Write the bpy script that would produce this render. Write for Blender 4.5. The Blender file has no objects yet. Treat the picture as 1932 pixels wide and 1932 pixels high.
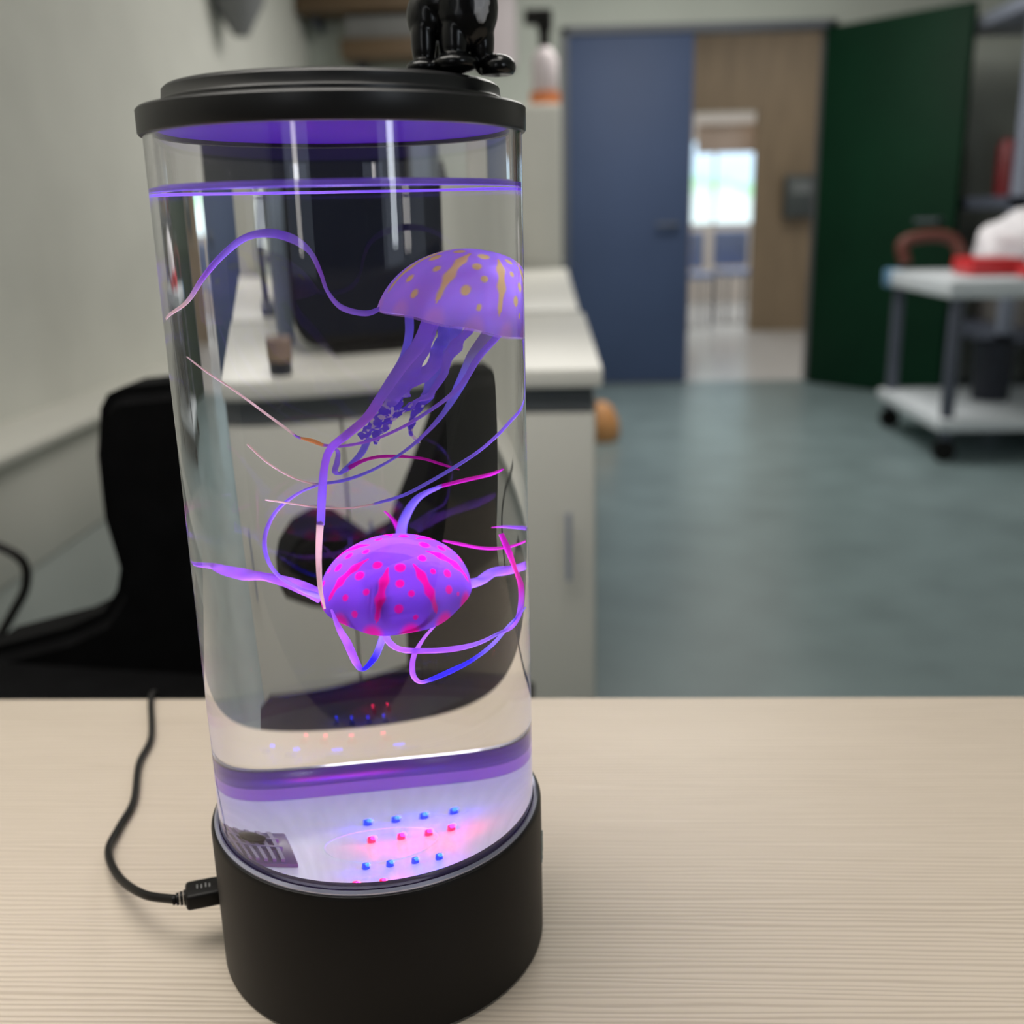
import bpy, bmesh, math, random
from mathutils import Vector, Matrix, noise
random.seed(4)
PI = math.pi
scn = bpy.context.scene
COL = scn.collection

# ------------------------------------------------------------------ camera
cam_d = bpy.data.cameras.new('camera'); cam = bpy.data.objects.new('camera', cam_d); COL.objects.link(cam)
cam_d.sensor_width = 36.0; cam_d.sensor_fit = 'HORIZONTAL'
cam_d.lens = 36.0 * 1950.0 / 1932.0
cam_d.clip_start = 0.01; cam_d.clip_end = 60
A = 0.1931                                   # the lamp faces the camera at this angle to the room
pitch, roll, yaw = 0.2798, -0.0215, 0.1509 - A
CAM = Vector((6.0158 * .055 * math.sin(A), -6.0158 * .055 * math.cos(A), 4.5815 * .055))
fw = Vector((math.sin(yaw) * math.cos(pitch), math.cos(yaw) * math.cos(pitch), -math.sin(pitch)))
rt = fw.cross(Vector((0, 0, 1))).normalized(); up = rt.cross(fw)
r2 = math.cos(roll) * rt + math.sin(roll) * up; u2 = -math.sin(roll) * rt + math.cos(roll) * up
cam.matrix_world = Matrix(((r2.x, u2.x, -fw.x, CAM.x), (r2.y, u2.y, -fw.y, CAM.y), (r2.z, u2.z, -fw.z, CAM.z), (0, 0, 0, 1)))
cam_d.dof.use_dof = True; cam_d.dof.focus_distance = 0.318; cam_d.dof.aperture_fstop = 8.5
scn.camera = cam

# ------------------------------------------------------------------ world, lights, exposure
w = bpy.data.worlds.new('world'); scn.world = w; w.use_nodes = True
w.node_tree.nodes['Background'].inputs[0].default_value = (0.75, 0.85, 1.0, 1)
w.node_tree.nodes['Background'].inputs[1].default_value = 0.6
def area(name, loc, aim, sx, sy, power, col):
    d = bpy.data.lights.new(name, 'AREA'); d.shape = 'RECTANGLE'; d.size = sx; d.size_y = sy; d.energy = power; d.color = col
    o = bpy.data.objects.new(name, d); COL.objects.link(o); o.location = loc
    o.rotation_euler = (Vector(aim) - Vector(loc)).to_track_quat('-Z', 'Y').to_euler()
    return o
area('ceiling_lamp_light', (-0.4, 0.1, 1.80), (-0.4, 0.1, 0), 1.6, 1.2, 33, (1.0, .955, .89))
area('ceiling_lamp_light', (0.6, 4.2, 1.80), (0.6, 4.2, 0), 1.6, 1.2, 50, (1.0, .97, .92))
area('daylight', (2.2, -2.45, 0.85), (0.2, 1.5, 0.1), 0.22, 1.4, 8, (.86, .93, 1.0))
area('daylight', (-0.6, -2.45, 0.85), (0.0, 1.5, 0.1), 0.12, 1.4, 2.5, (1.0, .95, .88))
area('corridor_light', (1.8, 7.3, 1.80), (1.8, 7.3, 0), 1.6, 1.4, 20, (1.0, .97, .92))
area('far_room_light', (1.9, 10.0, 1.8), (1.9, 10.0, 0), 1.5, 1.5, 40, (.95, .98, 1.0))
scn.view_settings.view_transform = 'Standard'; scn.view_settings.look = 'None'
scn.view_settings.exposure = 0.10; scn.view_settings.gamma = 1.0; scn.view_settings.use_curve_mapping = False
scn.cycles.max_bounces = 24; scn.cycles.transmission_bounces = 20; scn.cycles.glossy_bounces = 8
scn.cycles.diffuse_bounces = 5; scn.cycles.transparent_max_bounces = 16
scn.cycles.caustics_refractive = True; scn.cycles.caustics_reflective = True
scn.cycles.sample_clamp_indirect = 6.0; scn.cycles.blur_glossy = 0.6
scn.cycles.use_denoising = True

# ------------------------------------------------------------------ helpers
def link(name, me, m=None, parent=None):
    o = bpy.data.objects.new(name, me); COL.objects.link(o)
    if m is not None:
        for x in (m if isinstance(m, (list, tuple)) else [m]): me.materials.append(x)
    if parent is not None: o.parent = parent
    return o
def obj(name, bm, m, parent=None, smooth=40):
    bmesh.ops.recalc_face_normals(bm, faces=bm.faces[:])
    return raw(name, bm, m, parent, smooth)
def raw(name, bm, m, parent=None, smooth=40):
    me = bpy.data.meshes.new(name)
    if smooth:
        lim = math.radians(smooth)
        for f in bm.faces: f.smooth = True
        for e in bm.edges:
            if len(e.link_faces) == 2 and e.calc_face_angle(0) > lim: e.smooth = False
    bm.to_mesh(me); bm.free()
    return link(name, me, m, parent)
def thing(name, label, cat, loc=(0, 0, 0), rz=0, group=None):
    o = bpy.data.objects.new(name, None); COL.objects.link(o); o.location = loc; o.rotation_euler = (0, 0, rz)
    o.empty_display_size = .02
    o['label'] = label; o['category'] = cat
    if group: o['group'] = group
    return o
def tag(o, label, cat, group=None):
    o['label'] = label; o['category'] = cat
    if group: o['group'] = group
    return o
def struct(name, bm, m, label=None):
    o = obj(name, bm, m); o['kind'] = 'structure'
    if label: o['label'] = label
    return o
def add_box(bm, lo, hi, bev=0, seg=2, rot=None, piv=None):
    x0, y0, z0 = lo; x1, y1, z1 = hi
    vs = [bm.verts.new(p) for p in ((x0,y0,z0),(x1,y0,z0),(x1,y1,z0),(x0,y1,z0),(x0,y0,z1),(x1,y0,z1),(x1,y1,z1),(x0,y1,z1))]
    fs = [bm.faces.new([vs[i] for i in f]) for f in ((0,3,2,1),(4,5,6,7),(0,1,5,4),(1,2,6,5),(2,3,7,6),(3,0,4,7))]
    if rot is not None: bmesh.ops.rotate(bm, verts=vs, cent=piv or ((x0+x1)/2,(y0+y1)/2,(z0+z1)/2), matrix=rot)
    if bev:
        es = list({e for f in fs for e in f.edges})
        bmesh.ops.bevel(bm, geom=es, offset=bev, segments=seg, affect='EDGES', profile=.5)
def box(lo, hi, bev=0, seg=2, rot=None, piv=None):
    bm = bmesh.new(); add_box(bm, lo, hi, bev, seg, rot, piv); return bm
def lathe(prof, n=96, bm=None, c=(0, 0, 0)):
    """prof: (r, z) points; r = 0 closes the end"""
    bm = bm or bmesh.new(); rings = []
    for r, z in prof:
        if r < 1e-7: rings.append([bm.verts.new((c[0], c[1], c[2] + z))])
        else: rings.append([bm.verts.new((c[0] + r * math.cos(2*PI*i/n), c[1] + r * math.sin(2*PI*i/n), c[2] + z)) for i in range(n)])
    for a, b in zip(rings, rings[1:]):
        for i in range(n):
            j = (i + 1) % n
            if len(a) == 1 and len(b) == 1: break
            elif len(a) == 1: bm.faces.new((a[0], b[j], b[i]))
            elif len(b) == 1: bm.faces.new((a[i], a[j], b[0]))
            else: bm.faces.new((a[i], a[j], b[j], b[i]))
    return bm
def catmull(P, k=6):
    P = [Vector(p) for p in P]; out = []
    Q = [2*P[0]-P[1]] + P + [2*P[-1]-P[-2]]
    for i in range(1, len(Q)-2):
        for j in range(k):
            t = j / k; a, b, c, d = Q[i-1], Q[i], Q[i+1], Q[i+2]
            out.append(.5*((2*b)+(c-a)*t+(2*a-5*b+4*c-d)*t*t+(3*b-a-3*c+d)*t**3))
    out.append(P[-1].copy()); return out
def tube(P, r, n=12, bm=None, smooth=6):
    bm = bm or bmesh.new()
    C = catmull(P, smooth) if smooth else [Vector(p) for p in P]
    R = r if callable(r) else (lambda t: r)
    nrm = None; rings = []
    for i, p in enumerate(C):
        t = (C[min(i+1, len(C)-1)] - C[max(i-1, 0)]).normalized()
        if nrm is None: nrm = t.orthogonal().normalized()
        nrm = (nrm - t * nrm.dot(t)).normalized(); b = t.cross(nrm); rr = R(i / (len(C)-1))
        rings.append([bm.verts.new(p + rr*(math.cos(2*PI*k/n)*nrm + math.sin(2*PI*k/n)*b)) for k in range(n)])
    for a, b in zip(rings, rings[1:]):
        for k in range(n): bm.faces.new((a[k], a[(k+1)%n], b[(k+1)%n], b[k]))
    bm.faces.new(rings[0][::-1]); bm.faces.new(rings[-1]); return bm
def prism(poly, y0, y1, bev=0, seg=2):
    """outline in x,z pushed from y0 to y1"""
    bm = bmesh.new()
    a = [bm.verts.new((x, y0, z)) for x, z in poly]; b = [bm.verts.new((x, y1, z)) for x, z in poly]
    n = len(poly); bm.faces.new(a); bm.faces.new(b[::-1])
    for i in range(n): bm.faces.new((a[i], b[i], b[(i+1)%n], a[(i+1)%n]))
    bmesh.ops.recalc_face_normals(bm, faces=bm.faces[:])
    if bev:
        es = [e for e in bm.edges if abs(e.verts[0].co.y - e.verts[1].co.y) < 1e-6]
        bmesh.ops.bevel(bm, geom=es, offset=bev, segments=seg, affect='EDGES')
    return bm

# ------------------------------------------------------------------ materials
def mat(name, col, rough=.5, metal=0, spec=.5, emit=None, es=0, vary=0, scale=8, bump=0, bscale=60, stretch=(1,1,1), coat=0):
    m = bpy.data.materials.new(name); m.use_nodes = True; nt = m.node_tree; N = nt.nodes; L = nt.links
    b = N['Principled BSDF']; b.inputs['Base Color'].default_value = (*col, 1); b.inputs['Roughness'].default_value = rough
    b.inputs['Metallic'].default_value = metal; b.inputs['Specular IOR Level'].default_value = spec
    b.inputs['Coat Weight'].default_value = coat; b.inputs['Coat Roughness'].default_value = .1
    if emit: b.inputs['Emission Color'].default_value = (*emit, 1); b.inputs['Emission Strength'].default_value = es
    tc = N.new('ShaderNodeTexCoord'); mp = N.new('ShaderNodeMapping'); mp.inputs['Scale'].default_value = stretch
    L.new(tc.outputs['Object'], mp.inputs['Vector'])
    if vary:
        n = N.new('ShaderNodeTexNoise'); n.inputs['Scale'].default_value = scale; n.inputs['Detail'].default_value = 4
        L.new(mp.outputs[0], n.inputs['Vector'])
        r = N.new('ShaderNodeValToRGB')
        r.color_ramp.elements[0].position = .3; r.color_ramp.elements[1].position = .7
        r.color_ramp.elements[0].color = (*[c*(1-vary) for c in col], 1); r.color_ramp.elements[1].color = (*[min(1, c*(1+vary)) for c in col], 1)
        L.new(n.outputs['Fac'], r.inputs['Fac']); L.new(r.outputs['Color'], b.inputs['Base Color'])
    if bump:
        n = N.new('ShaderNodeTexNoise'); n.inputs['Scale'].default_value = bscale; L.new(mp.outputs[0], n.inputs['Vector'])
        bp = N.new('ShaderNodeBump'); bp.inputs['Strength'].default_value = bump; bp.inputs['Distance'].default_value = .002
        L.new(n.outputs['Fac'], bp.inputs['Height']); L.new(bp.outputs[0], b.inputs['Normal'])
    return m
def glass(name, ior, col=(1,1,1), rough=0.0):
    m = bpy.data.materials.new(name); m.use_nodes = True; nt = m.node_tree; nt.nodes.clear()
    g = nt.nodes.new('ShaderNodeBsdfGlass'); g.inputs['IOR'].default_value = ior; g.inputs['Color'].default_value = (*col, 1)
    g.inputs['Roughness'].default_value = rough
    o = nt.nodes.new('ShaderNodeOutputMaterial'); nt.links.new(g.outputs[0], o.inputs[0]); return m
def wood_top():
    m = bpy.data.materials.new('pale_wood_laminate'); m.use_nodes = True; nt = m.node_tree; N = nt.nodes; L = nt.links
    b = N['Principled BSDF']; tc = N.new('ShaderNodeTexCoord')
    mp = N.new('ShaderNodeMapping'); mp.inputs['Scale'].default_value = (.55, 9, 1); L.new(tc.outputs['Object'], mp.inputs['Vector'])
    wv = N.new('ShaderNodeTexWave'); wv.wave_type = 'BANDS'; wv.bands_direction = 'Y'; wv.inputs['Scale'].default_value = 14
    wv.inputs['Distortion'].default_value = 9.0; wv.inputs['Detail'].default_value = 3; wv.inputs['Detail Scale'].default_value = .7
    L.new(mp.outputs[0], wv.inputs['Vector'])
    n = N.new('ShaderNodeTexNoise'); n.inputs['Scale'].default_value = 2.2; n.inputs['Detail'].default_value = 6
    mp2 = N.new('ShaderNodeMapping'); mp2.inputs['Scale'].default_value = (1.2, 9, 1); L.new(tc.outputs['Object'], mp2.inputs['Vector']); L.new(mp2.outputs[0], n.inputs['Vector'])
    mx = N.new('ShaderNodeMath'); mx.operation = 'MULTIPLY_ADD'; mx.inputs[1].default_value = .55
    sc = N.new('ShaderNodeMath'); sc.operation = 'MULTIPLY'; sc.inputs[1].default_value = .5; L.new(n.outputs['Fac'], sc.inputs[0])
    L.new(wv.outputs['Fac'], mx.inputs[0]); L.new(sc.outputs[0], mx.inputs[2])
    r = N.new('ShaderNodeValToRGB'); r.color_ramp.elements[0].color = (.46, .385, .31, 1); r.color_ramp.elements[1].color = (.64, .555, .46, 1)
    r.color_ramp.elements[0].position = .12; r.color_ramp.elements[1].position = .6
    L.new(mx.outputs[0], r.inputs['Fac']); L.new(r.outputs[0], b.inputs['Base Color'])
    bp = N.new('ShaderNodeBump'); bp.inputs['Strength'].default_value = .25; bp.inputs['Distance'].default_value = .0004
    L.new(wv.outputs['Fac'], bp.inputs['Height']); L.new(bp.outputs[0], b.inputs['Normal'])
    b.inputs['Roughness'].default_value = .42; return m
def attr_mat(name, rough=.35, trans=.4, speck=False, ratio=.6):
    """coloured silicone: the colour comes from the mesh's own colour pattern"""
    m = bpy.data.materials.new(name); m.use_nodes = True; nt = m.node_tree; N = nt.nodes; L = nt.links; N.clear()
    at = N.new('ShaderNodeVertexColor'); at.layer_name = 'tint'; src = at.outputs['Color']
    if speck:
        tc = N.new('ShaderNodeTexCoord'); v = N.new('ShaderNodeTexNoise'); v.inputs['Scale'].default_value = 620; v.inputs['Detail'].default_value = 1
        L.new(tc.outputs['Object'], v.inputs['Vector'])
        r = N.new('ShaderNodeValToRGB'); r.color_ramp.elements[0].position = .56; r.color_ramp.elements[1].position = .60
        L.new(v.outputs['Fac'], r.inputs['Fac'])
        mu = N.new('ShaderNodeMath'); mu.operation = 'MULTIPLY'; L.new(r.outputs['Color'], mu.inputs[0]); L.new(at.outputs['Alpha'], mu.inputs[1])
        mx = N.new('ShaderNodeMixRGB'); mx.inputs[2].default_value = (1.0, .95, .85, 1); L.new(mu.outputs[0], mx.inputs[0]); L.new(src, mx.inputs[1]); src = mx.outputs[0]
    d = N.new('ShaderNodeBsdfDiffuse'); t = N.new('ShaderNodeBsdfTranslucent'); L.new(src, d.inputs[0]); L.new(src, t.inputs[0])
    g = N.new('ShaderNodeBsdfTransparent'); 
    m1 = N.new('ShaderNodeMixShader'); m1.inputs[0].default_value = ratio; L.new(d.outputs[0], m1.inputs[1]); L.new(t.outputs[0], m1.inputs[2])
    m2 = N.new('ShaderNodeMixShader'); m2.inputs[0].default_value = trans; L.new(m1.outputs[0], m2.inputs[1]); L.new(g.outputs[0], m2.inputs[2])
    o = N.new('ShaderNodeOutputMaterial'); L.new(m2.outputs[0], o.inputs[0]); return m

M = {}
M['wall'] = mat('painted_wall', (.62, .62, .57), .8, vary=.05, scale=3, bump=.2, bscale=20)
M['lower'] = mat('grey_lower_panel', (.48, .51, .49), .6, vary=.05, scale=3)
M['wall_green'] = mat('pale_green_grey_paint', (.47, .50, .45), .8, vary=.04, scale=2)
M['ceiling'] = mat('white_ceiling', (.75, .75, .72), .9, vary=.03)
M['floor'] = mat('teal_grey_linoleum', (.185, .245, .255), .30, vary=.12, scale=5)
M['white'] = mat('white_laminate', (.64, .63, .58), .4, vary=.03, scale=3)
M['cab'] = mat('grey_white_laminate', (.58, .57, .52), .45, vary=.04, scale=3)
M['darkgap'] = mat('dark_gap', (.09, .10, .11), .6, vary=.1)
M['blue'] = mat('blue_door_paint', (.055, .083, .165), .55, spec=.3, vary=.06, scale=2)
M['green'] = mat('dark_green_paint', (.002, .024, .010), .6, spec=.15, vary=.15, scale=2)
M['frame'] = mat('grey_frame_paint', (.10, .11, .13), .5, vary=.05)
M['brown'] = mat('brown_wood_panel', (.27, .20, .125), .5, vary=.15, scale=3, stretch=(4,4,.6))
M['shelfwood'] = mat('dark_brown_wood', (.10, .062, .03), .5, vary=.2, scale=3, stretch=(.6,4,4))
M['black'] = mat('black_fabric', (.003, .003, .0034), .9, spec=.08, vary=.3, scale=40, bump=.2, bscale=300)
M['blackp'] = mat('black_plastic', (.006, .005, .0045), .45, spec=.22, vary=.1, scale=20)
M['lid'] = mat('black_lid_plastic', (.010, .010, .011), .36, spec=.45, vary=.1, scale=30)
M['gloss'] = mat('glossy_black', (.003, .003, .0035), .22, spec=.35, vary=.2, scale=60)
M['screen'] = mat('dark_navy_screen', (.004, .006, .016), .5, spec=.1, vary=.2, scale=3)
M['bluegrey'] = mat('blue_grey_plastic', (.16, .20, .26), .5, vary=.1)
M['steel'] = mat('blue_grey_steel', (.30, .33, .42), .4, metal=.3, vary=.06)
M['steel_dark'] = mat('dark_blue_grey_steel', (.07, .08, .11), .45, vary=.08)
M['cartwhite'] = mat('white_cart_shelf', (.62, .66, .70), .4, vary=.03)
M['red'] = mat('red_plastic', (.55, .025, .03), .35, vary=.1)
M['brickred'] = mat('dull_red_rubber', (.09, .02, .012), .6, vary=.1)
M['bag'] = mat('white_thin_plastic', (.78, .76, .80), .5, vary=.04, bump=.5, bscale=30)
M['bluecap'] = mat('blue_plastic', (.12, .25, .40), .4, vary=.08)
M['navy'] = mat('navy_bin', (.006, .009, .02), .5, vary=.1)
M['orange'] = mat('orange_plastic', (.60, .28, .10), .5, vary=.08)
M['orangeband'] = mat('orange_band', (.62, .20, .07), .5, vary=.08)
M['pinkwhite'] = mat('pinkish_white_plastic', (.62, .55, .57), .45, vary=.04)
M['chairblue'] = mat('pale_blue_fabric', (.25, .33, .55), .7, vary=.1)
M['skin'] = mat('light_beige_board', (.62, .50, .42), .6, vary=.05)
M['knob'] = mat('brown_cardboard', (.24, .17, .12), .7, vary=.1)
M['table'] = wood_top()
M['edge'] = mat('table_edge_band', (.5, .42, .33), .5, vary=.08)
M['acrylic'] = glass('clear_acrylic', 1.49, (.985, .985, .99))
M['air_in'] = glass('clear_acrylic_inner_face', 1/1.49, (.99, .985, .995))
M['wat_side'] = glass('water_against_acrylic', 1.33/1.49)
M['wat_top'] = glass('water_surface', 1.33)
M['bell'] = attr_mat('silicone_bell', trans=.06, ratio=.74)
M['bell_in'] = attr_mat('silicone_bell_inner', trans=.75)
M['tent'] = attr_mat('silicone_tentacle', trans=.10)
M['arm'] = attr_mat('silicone_oral_arm', trans=.12, speck=True)
M['plate'] = mat('brushed_silver_plate', (.62, .64, .70), .38, metal=.35, vary=.08, scale=40, stretch=(12, 1, 1), emit=(.78, .84, 1.0), es=.27)  # emission added in place of the light falling on the plate
M['collar'] = mat('lavender_collar', (.30, .24, .46), .3, vary=.12, scale=25, stretch=(1,1,6))  # lavender and violet tones paint reflections on the base's inner wall
M['collar2'] = mat('deep_violet_collar', (.10, .07, .22), .25, vary=.3, scale=25, stretch=(1,1,8))
M['grille'] = mat('smoky_grille', (.16, .14, .22), .3, vary=.2, scale=60)
M['under'] = mat('violet_lid_lining', (.008, .003, .02), .5, spec=.1, vary=.1, scale=30, emit=(.12, .0, .75), es=.36)  # violet emission paints the LED light on the lid's underside
M['led_b'] = mat('blue_led', (.01, .03, .35), .2, emit=(.0, .10, 1.0), es=.35, vary=.05)
M['led_r'] = mat('red_led', (.4, .01, .06), .2, emit=(1.0, .02, .12), es=.6, vary=.05)
M['film'] = mat('violet_water_line', (.30, .18, .85), .3, vary=.25, scale=90, stretch=(1, 1, 8), emit=(.16, .06, .80), es=.10)  # violet colour and glow paint the lid's reflection in the meniscus
M['rearwall'] = mat('dim_painted_wall', (.10, .095, .09), .8, vary=.05)
M['feather'] = mat('grey_white_feather', (.45, .46, .50), .4, vary=.1, scale=80)
M['logo'] = mat('glossy_mark', (.25, .30, .29), .25, vary=.1)


# ------------------------------------------------------------------ the room
FZ = -0.75; CZ = 1.88
struct('floor', box((-1.4, -2.6, FZ-.05), (3.1, 6.03, FZ)), M['floor'])
struct('floor_corridor', box((-0.4, 6.03, FZ-.05), (4.2, 12.0, FZ-.001)), mat('pale_corridor_floor', (.60, .60, .60), .25, vary=.04))
struct('ceiling', box((-1.4, -2.6, CZ), (3.1, 6.1, CZ+.05)), M['ceiling'])
struct('wall_left', box((-1.4, -2.6, FZ), (-1.3, 6.1, CZ)), M['wall'])
struct('wall_right', box((2.95, -2.6, FZ), (3.05, 6.1, CZ)), M['wall'])
bm = bmesh.new()
add_box(bm, (-1.3, 5.97, FZ), (.17, 6.07, CZ)); add_box(bm, (.17, 5.97, 1.235), (1.62, 6.07, CZ)); add_box(bm, (1.62, 5.97, FZ), (2.95, 6.07, CZ))
struct('wall_back', bm, M['wall_green'])
# rear wall behind the camera, with the openings of its windows
bm = bmesh.new()
add_box(bm, (-1.3, -2.6, FZ), (2.95, -2.5, 0.0)); add_box(bm, (-1.3, -2.6, 1.7), (2.95, -2.5, CZ))
add_box(bm, (-1.3, -2.6, 0), (-.95, -2.5, 1.7)); add_box(bm, (-.25, -2.6, 0), (1.7, -2.5, 1.7)); add_box(bm, (2.7, -2.6, 0), (2.95, -2.5, 1.7))
struct('wall_front', bm, M['rearwall'])
struct('wall_partition', box((-1.3, -.78, FZ), (1.9, -.72, .20), .01), M['rearwall'])  # unseen dark screen added to darken what the tank reflects
# low white bench unit along the left wall
bm = bmesh.new()
add_box(bm, (-1.3, -1.0, -.50), (-1.12, 5.5, -.235), .008)
add_box(bm, (-1.3, -1.0, -.235), (-1.09, 5.5, -.215), .004)
struct('trim_1', bm, M['white'], 'white boxed trunking running along the left wall')
struct('trim_3', box((-1.3, -1.0, FZ), (-1.125, 5.5, -.503)), M['lower'], 'grey panel below the white trunking on the left wall')
# door frame and threshold
bm = bmesh.new()
add_box(bm, (.13, 5.93, FZ), (.17, 6.09, 1.24)); add_box(bm, (1.60, 5.93, FZ), (1.645, 6.09, 1.24)); add_box(bm, (.13, 5.93, 1.21), (1.645, 6.09, 1.25))
struct('trim_2', bm, M['frame'], 'dark grey frame around the double doorway')

d1 = thing('door_1', 'blue door leaf standing closed beside the open doorway', 'door', (.17, 5.97, FZ)); d1['kind'] = 'structure'
obj('door_leaf', box((0, -.02, .008), (.70, .025, 1.955), .004), M['blue'], d1)
bm = tube([(.615, -.02, .93), (.615, -.07, .93)], .012, 12, smooth=0); tube([(.625, -.07, .93), (.50, -.07, .93)], .010, 12, bm, smooth=0)
obj('door_handle', bm, M['frame'], d1)
d2 = thing('door_2', 'dark green door leaf opened into the room beside the cart', 'door', (1.60, 5.93, FZ), -math.atan2(.62, .50)); d2['kind'] = 'structure'
obj('door_leaf', box((0, -.022, .008), (.86, .022, 1.955), .004), M['green'], d2)
bm = tube([(.79, -.02, .93), (.79, -.075, .93)], .012, 12, smooth=0); tube([(.80, -.075, .93), (.67, -.075, .93)], .010, 12, bm, smooth=0)
obj('door_handle', bm, M['frame'], d2)

# corridor and the room beyond it
bm = bmesh.new()
add_box(bm, (1.76, 8.75, FZ), (3.6, 8.85, CZ)); add_box(bm, (1.24, 8.75, 1.03), (1.76, 8.85, CZ)); add_box(bm, (-.3, 8.75, FZ), (1.24, 8.85, CZ))
struct('wall_corridor', bm, M['brown'])
struct('ceiling_corridor', box((-.4, 6.1, CZ), (4.2, 12.0, CZ+.05)), M['ceiling'])
bm = bmesh.new(); add_box(bm, (-.4, 6.07, FZ), (-.3, 12, CZ)); add_box(bm, (4.0, 6.07, FZ), (4.1, 12, CZ))
struct('wall_corridor_side', bm, M['brown'])
bm = bmesh.new(); add_box(bm, (-.3, 11.9, FZ), (4.0, 12.0, .08)); add_box(bm, (-.3, 11.9, 1.02), (4.0, 12.0, CZ))
add_box(bm, (-.3, 11.9, .08), (1.3, 12, 1.02)); add_box(bm, (2.5, 11.9, .08), (4.0, 12, 1.02))
struct('wall_far', bm, mat('warm_white_wall', (.72, .66, .6), .7, vary=.03))
# daylight window far away with the pale sky and green of the garden behind it
def garden():
    m = bpy.data.materials.new('garden_daylight'); m.use_nodes = True; nt = m.node_tree; N = nt.nodes; L = nt.links; N.clear()
    tc = N.new('ShaderNodeTexCoord'); sp = N.new('ShaderNodeSeparateXYZ'); L.new(tc.outputs['Object'], sp.inputs[0])
    nz = N.new('ShaderNodeTexNoise'); nz.inputs['Scale'].default_value = 3.5; L.new(tc.outputs['Object'], nz.inputs['Vector'])
    ad = N.new('ShaderNodeMath'); ad.operation = 'MULTIPLY_ADD'; ad.inputs[1].default_value = .5; L.new(nz.outputs['Fac'], ad.inputs[0]); L.new(sp.outputs['Z'], ad.inputs[2])
    r = N.new('ShaderNodeValToRGB'); e = r.color_ramp.elements
    e[0].position = .30; e[0].color = (.75, .9, .95, 1); e[1].position = 1.0; e[1].color = (.62, .82, 1, 1)
    x = e.new(.55); x.color = (.72, .88, .86, 1); x = e.new(.68); x.color = (.42, .80, .48, 1); x = e.new(.80); x.color = (.58, .84, .95, 1)
    L.new(ad.outputs[0], r.inputs['Fac'])
    em = N.new('ShaderNodeEmission'); em.inputs[1].default_value = 1.5; L.new(r.outputs[0], em.inputs[0])
    o = N.new('ShaderNodeOutputMaterial'); L.new(em.outputs[0], o.inputs[0]); return m
wn = thing('window_1', 'bright far window showing pale sky and green foliage through the doorway', 'window', (1.3, 11.93, .08)); wn['kind'] = 'structure'
obj('window_pane', box((0, 0, 0), (1.2, .01, .94)), garden(), wn)
bm = bmesh.new()
for q in ((0, 0, .03, .94), (1.17, 0, 1.2, .94), (0, 0, 1.2, .03), (0, .91, 1.2, .94), (.585, 0, .615, .94)): add_box(bm, (q[0], -.03, q[1]), (q[2], 0, q[3]))
obj('window_frame', bm, M['white'], wn)
o = obj('beige_board', box((1.30, 8.95, .72), (1.78, 8.98, .95), .004), M['skin']); tag(o, 'beige board panel hanging above the bright far opening', 'board')
o.name = 'wall_board'
# pale blue chairs seen through the doorway
def far_chair(x, y, lab):
    t = thing('chair', lab, 'chair', (x, y, FZ), .2, 'chairs in the far room')
    obj('seat', box((-.17, -.18, .42), (.17, .18, .47), .02), M['chairblue'], t)
    obj('backrest', box((-.17, .15, .50), (.17, .19, .82), .02), M['chairblue'], t)
    for sx in (-1, 1):
        for sy in (-1, 1): obj('leg', tube([(sx*.14, sy*.15, 0), (sx*.14, sy*.15, .43)], .012, 8, smooth=0), M['frame'], t)
far_chair(1.32, 9.25, 'pale blue chair seen far through the doorway, the left one')
far_chair(1.78, 9.6, 'pale blue chair seen far through the doorway, the right one')
t = thing('wall_telephone', 'dark grey device mounted on the brown corridor wall', 'telephone', (2.12, 8.75, .35))
obj('housing', box((-.13, -.10, -.17), (.13, 0, .17), .02), mat('dark_green_grey', (.07, .085, .085), .5, vary=.1), t)
obj('display', box((-.08, -.105, .02), (.08, -.098, .12)), mat('grey_display', (.2, .22, .22), .3, vary=.05), t)

# ------------------------------------------------------------------ table
t = thing('table', 'pale wood grain table the lamp stands on', 'table', (0, 0, 0))
obj('tabletop', box((-.55, -.27, -.028), (.65, .187, 0), .0015), M['table'], t)
for x in (-.48, .58):
    for y in (-.22, .12): obj('leg', box((x-.025, y-.025, FZ), (x+.025, y+.025, -.028), .004), M['frame'], t)

# ------------------------------------------------------------------ cabinets behind
def cabinet(name, lab, x0, x1, y0, y1, top, seams, grp=None):
    t = thing(name, lab, 'cabinet', ((x0+x1)/2, y0, FZ), 0, grp); w2 = (x1-x0)/2; D = y1-y0; H = top-FZ
    obj('body', box((-w2, .02, .06), (w2, D, H-.045), .002), M['cab'], t)
    obj('plinth', box((-w2+.02, .05, 0), (w2-.02, D-.02, .06)), M['darkgap'], t)
    obj('rail', box((-w2+.004, .008, H-.062), (w2-.004, .02, H-.026)), M['darkgap'], t)  # dark strip paints the shadow under the worktop overhang
    obj('worktop', box((-w2-.008, -.012, H-.026), (w2+.008, D, H), .003), M['white'], t)
    xs = [-w2] + [s - (x0+x1)/2 for s in seams] + [w2]
    for a, b in zip(xs, xs[1:]):
        d = obj('door', box((a+.0025, 0, .065), (b-.0025, .018, H-.064), .002), M['cab'], t)
        obj('handle', tube([(b-.04, -.02, H*.62), (b-.04, -.02, H*.62+.10)], .004, 8, smooth=0), M['steel'], d)
    return t
cabinet('base_cabinet', 'near white base cabinet with grey front just behind the lamp', -.445, .124, 1.10, 1.93, .048, [-.19])
cabinet('base_cabinet', 'farther white base cabinet in line behind the near one', -.47, .115, 1.99, 3.75, .05, [-.18])
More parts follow.
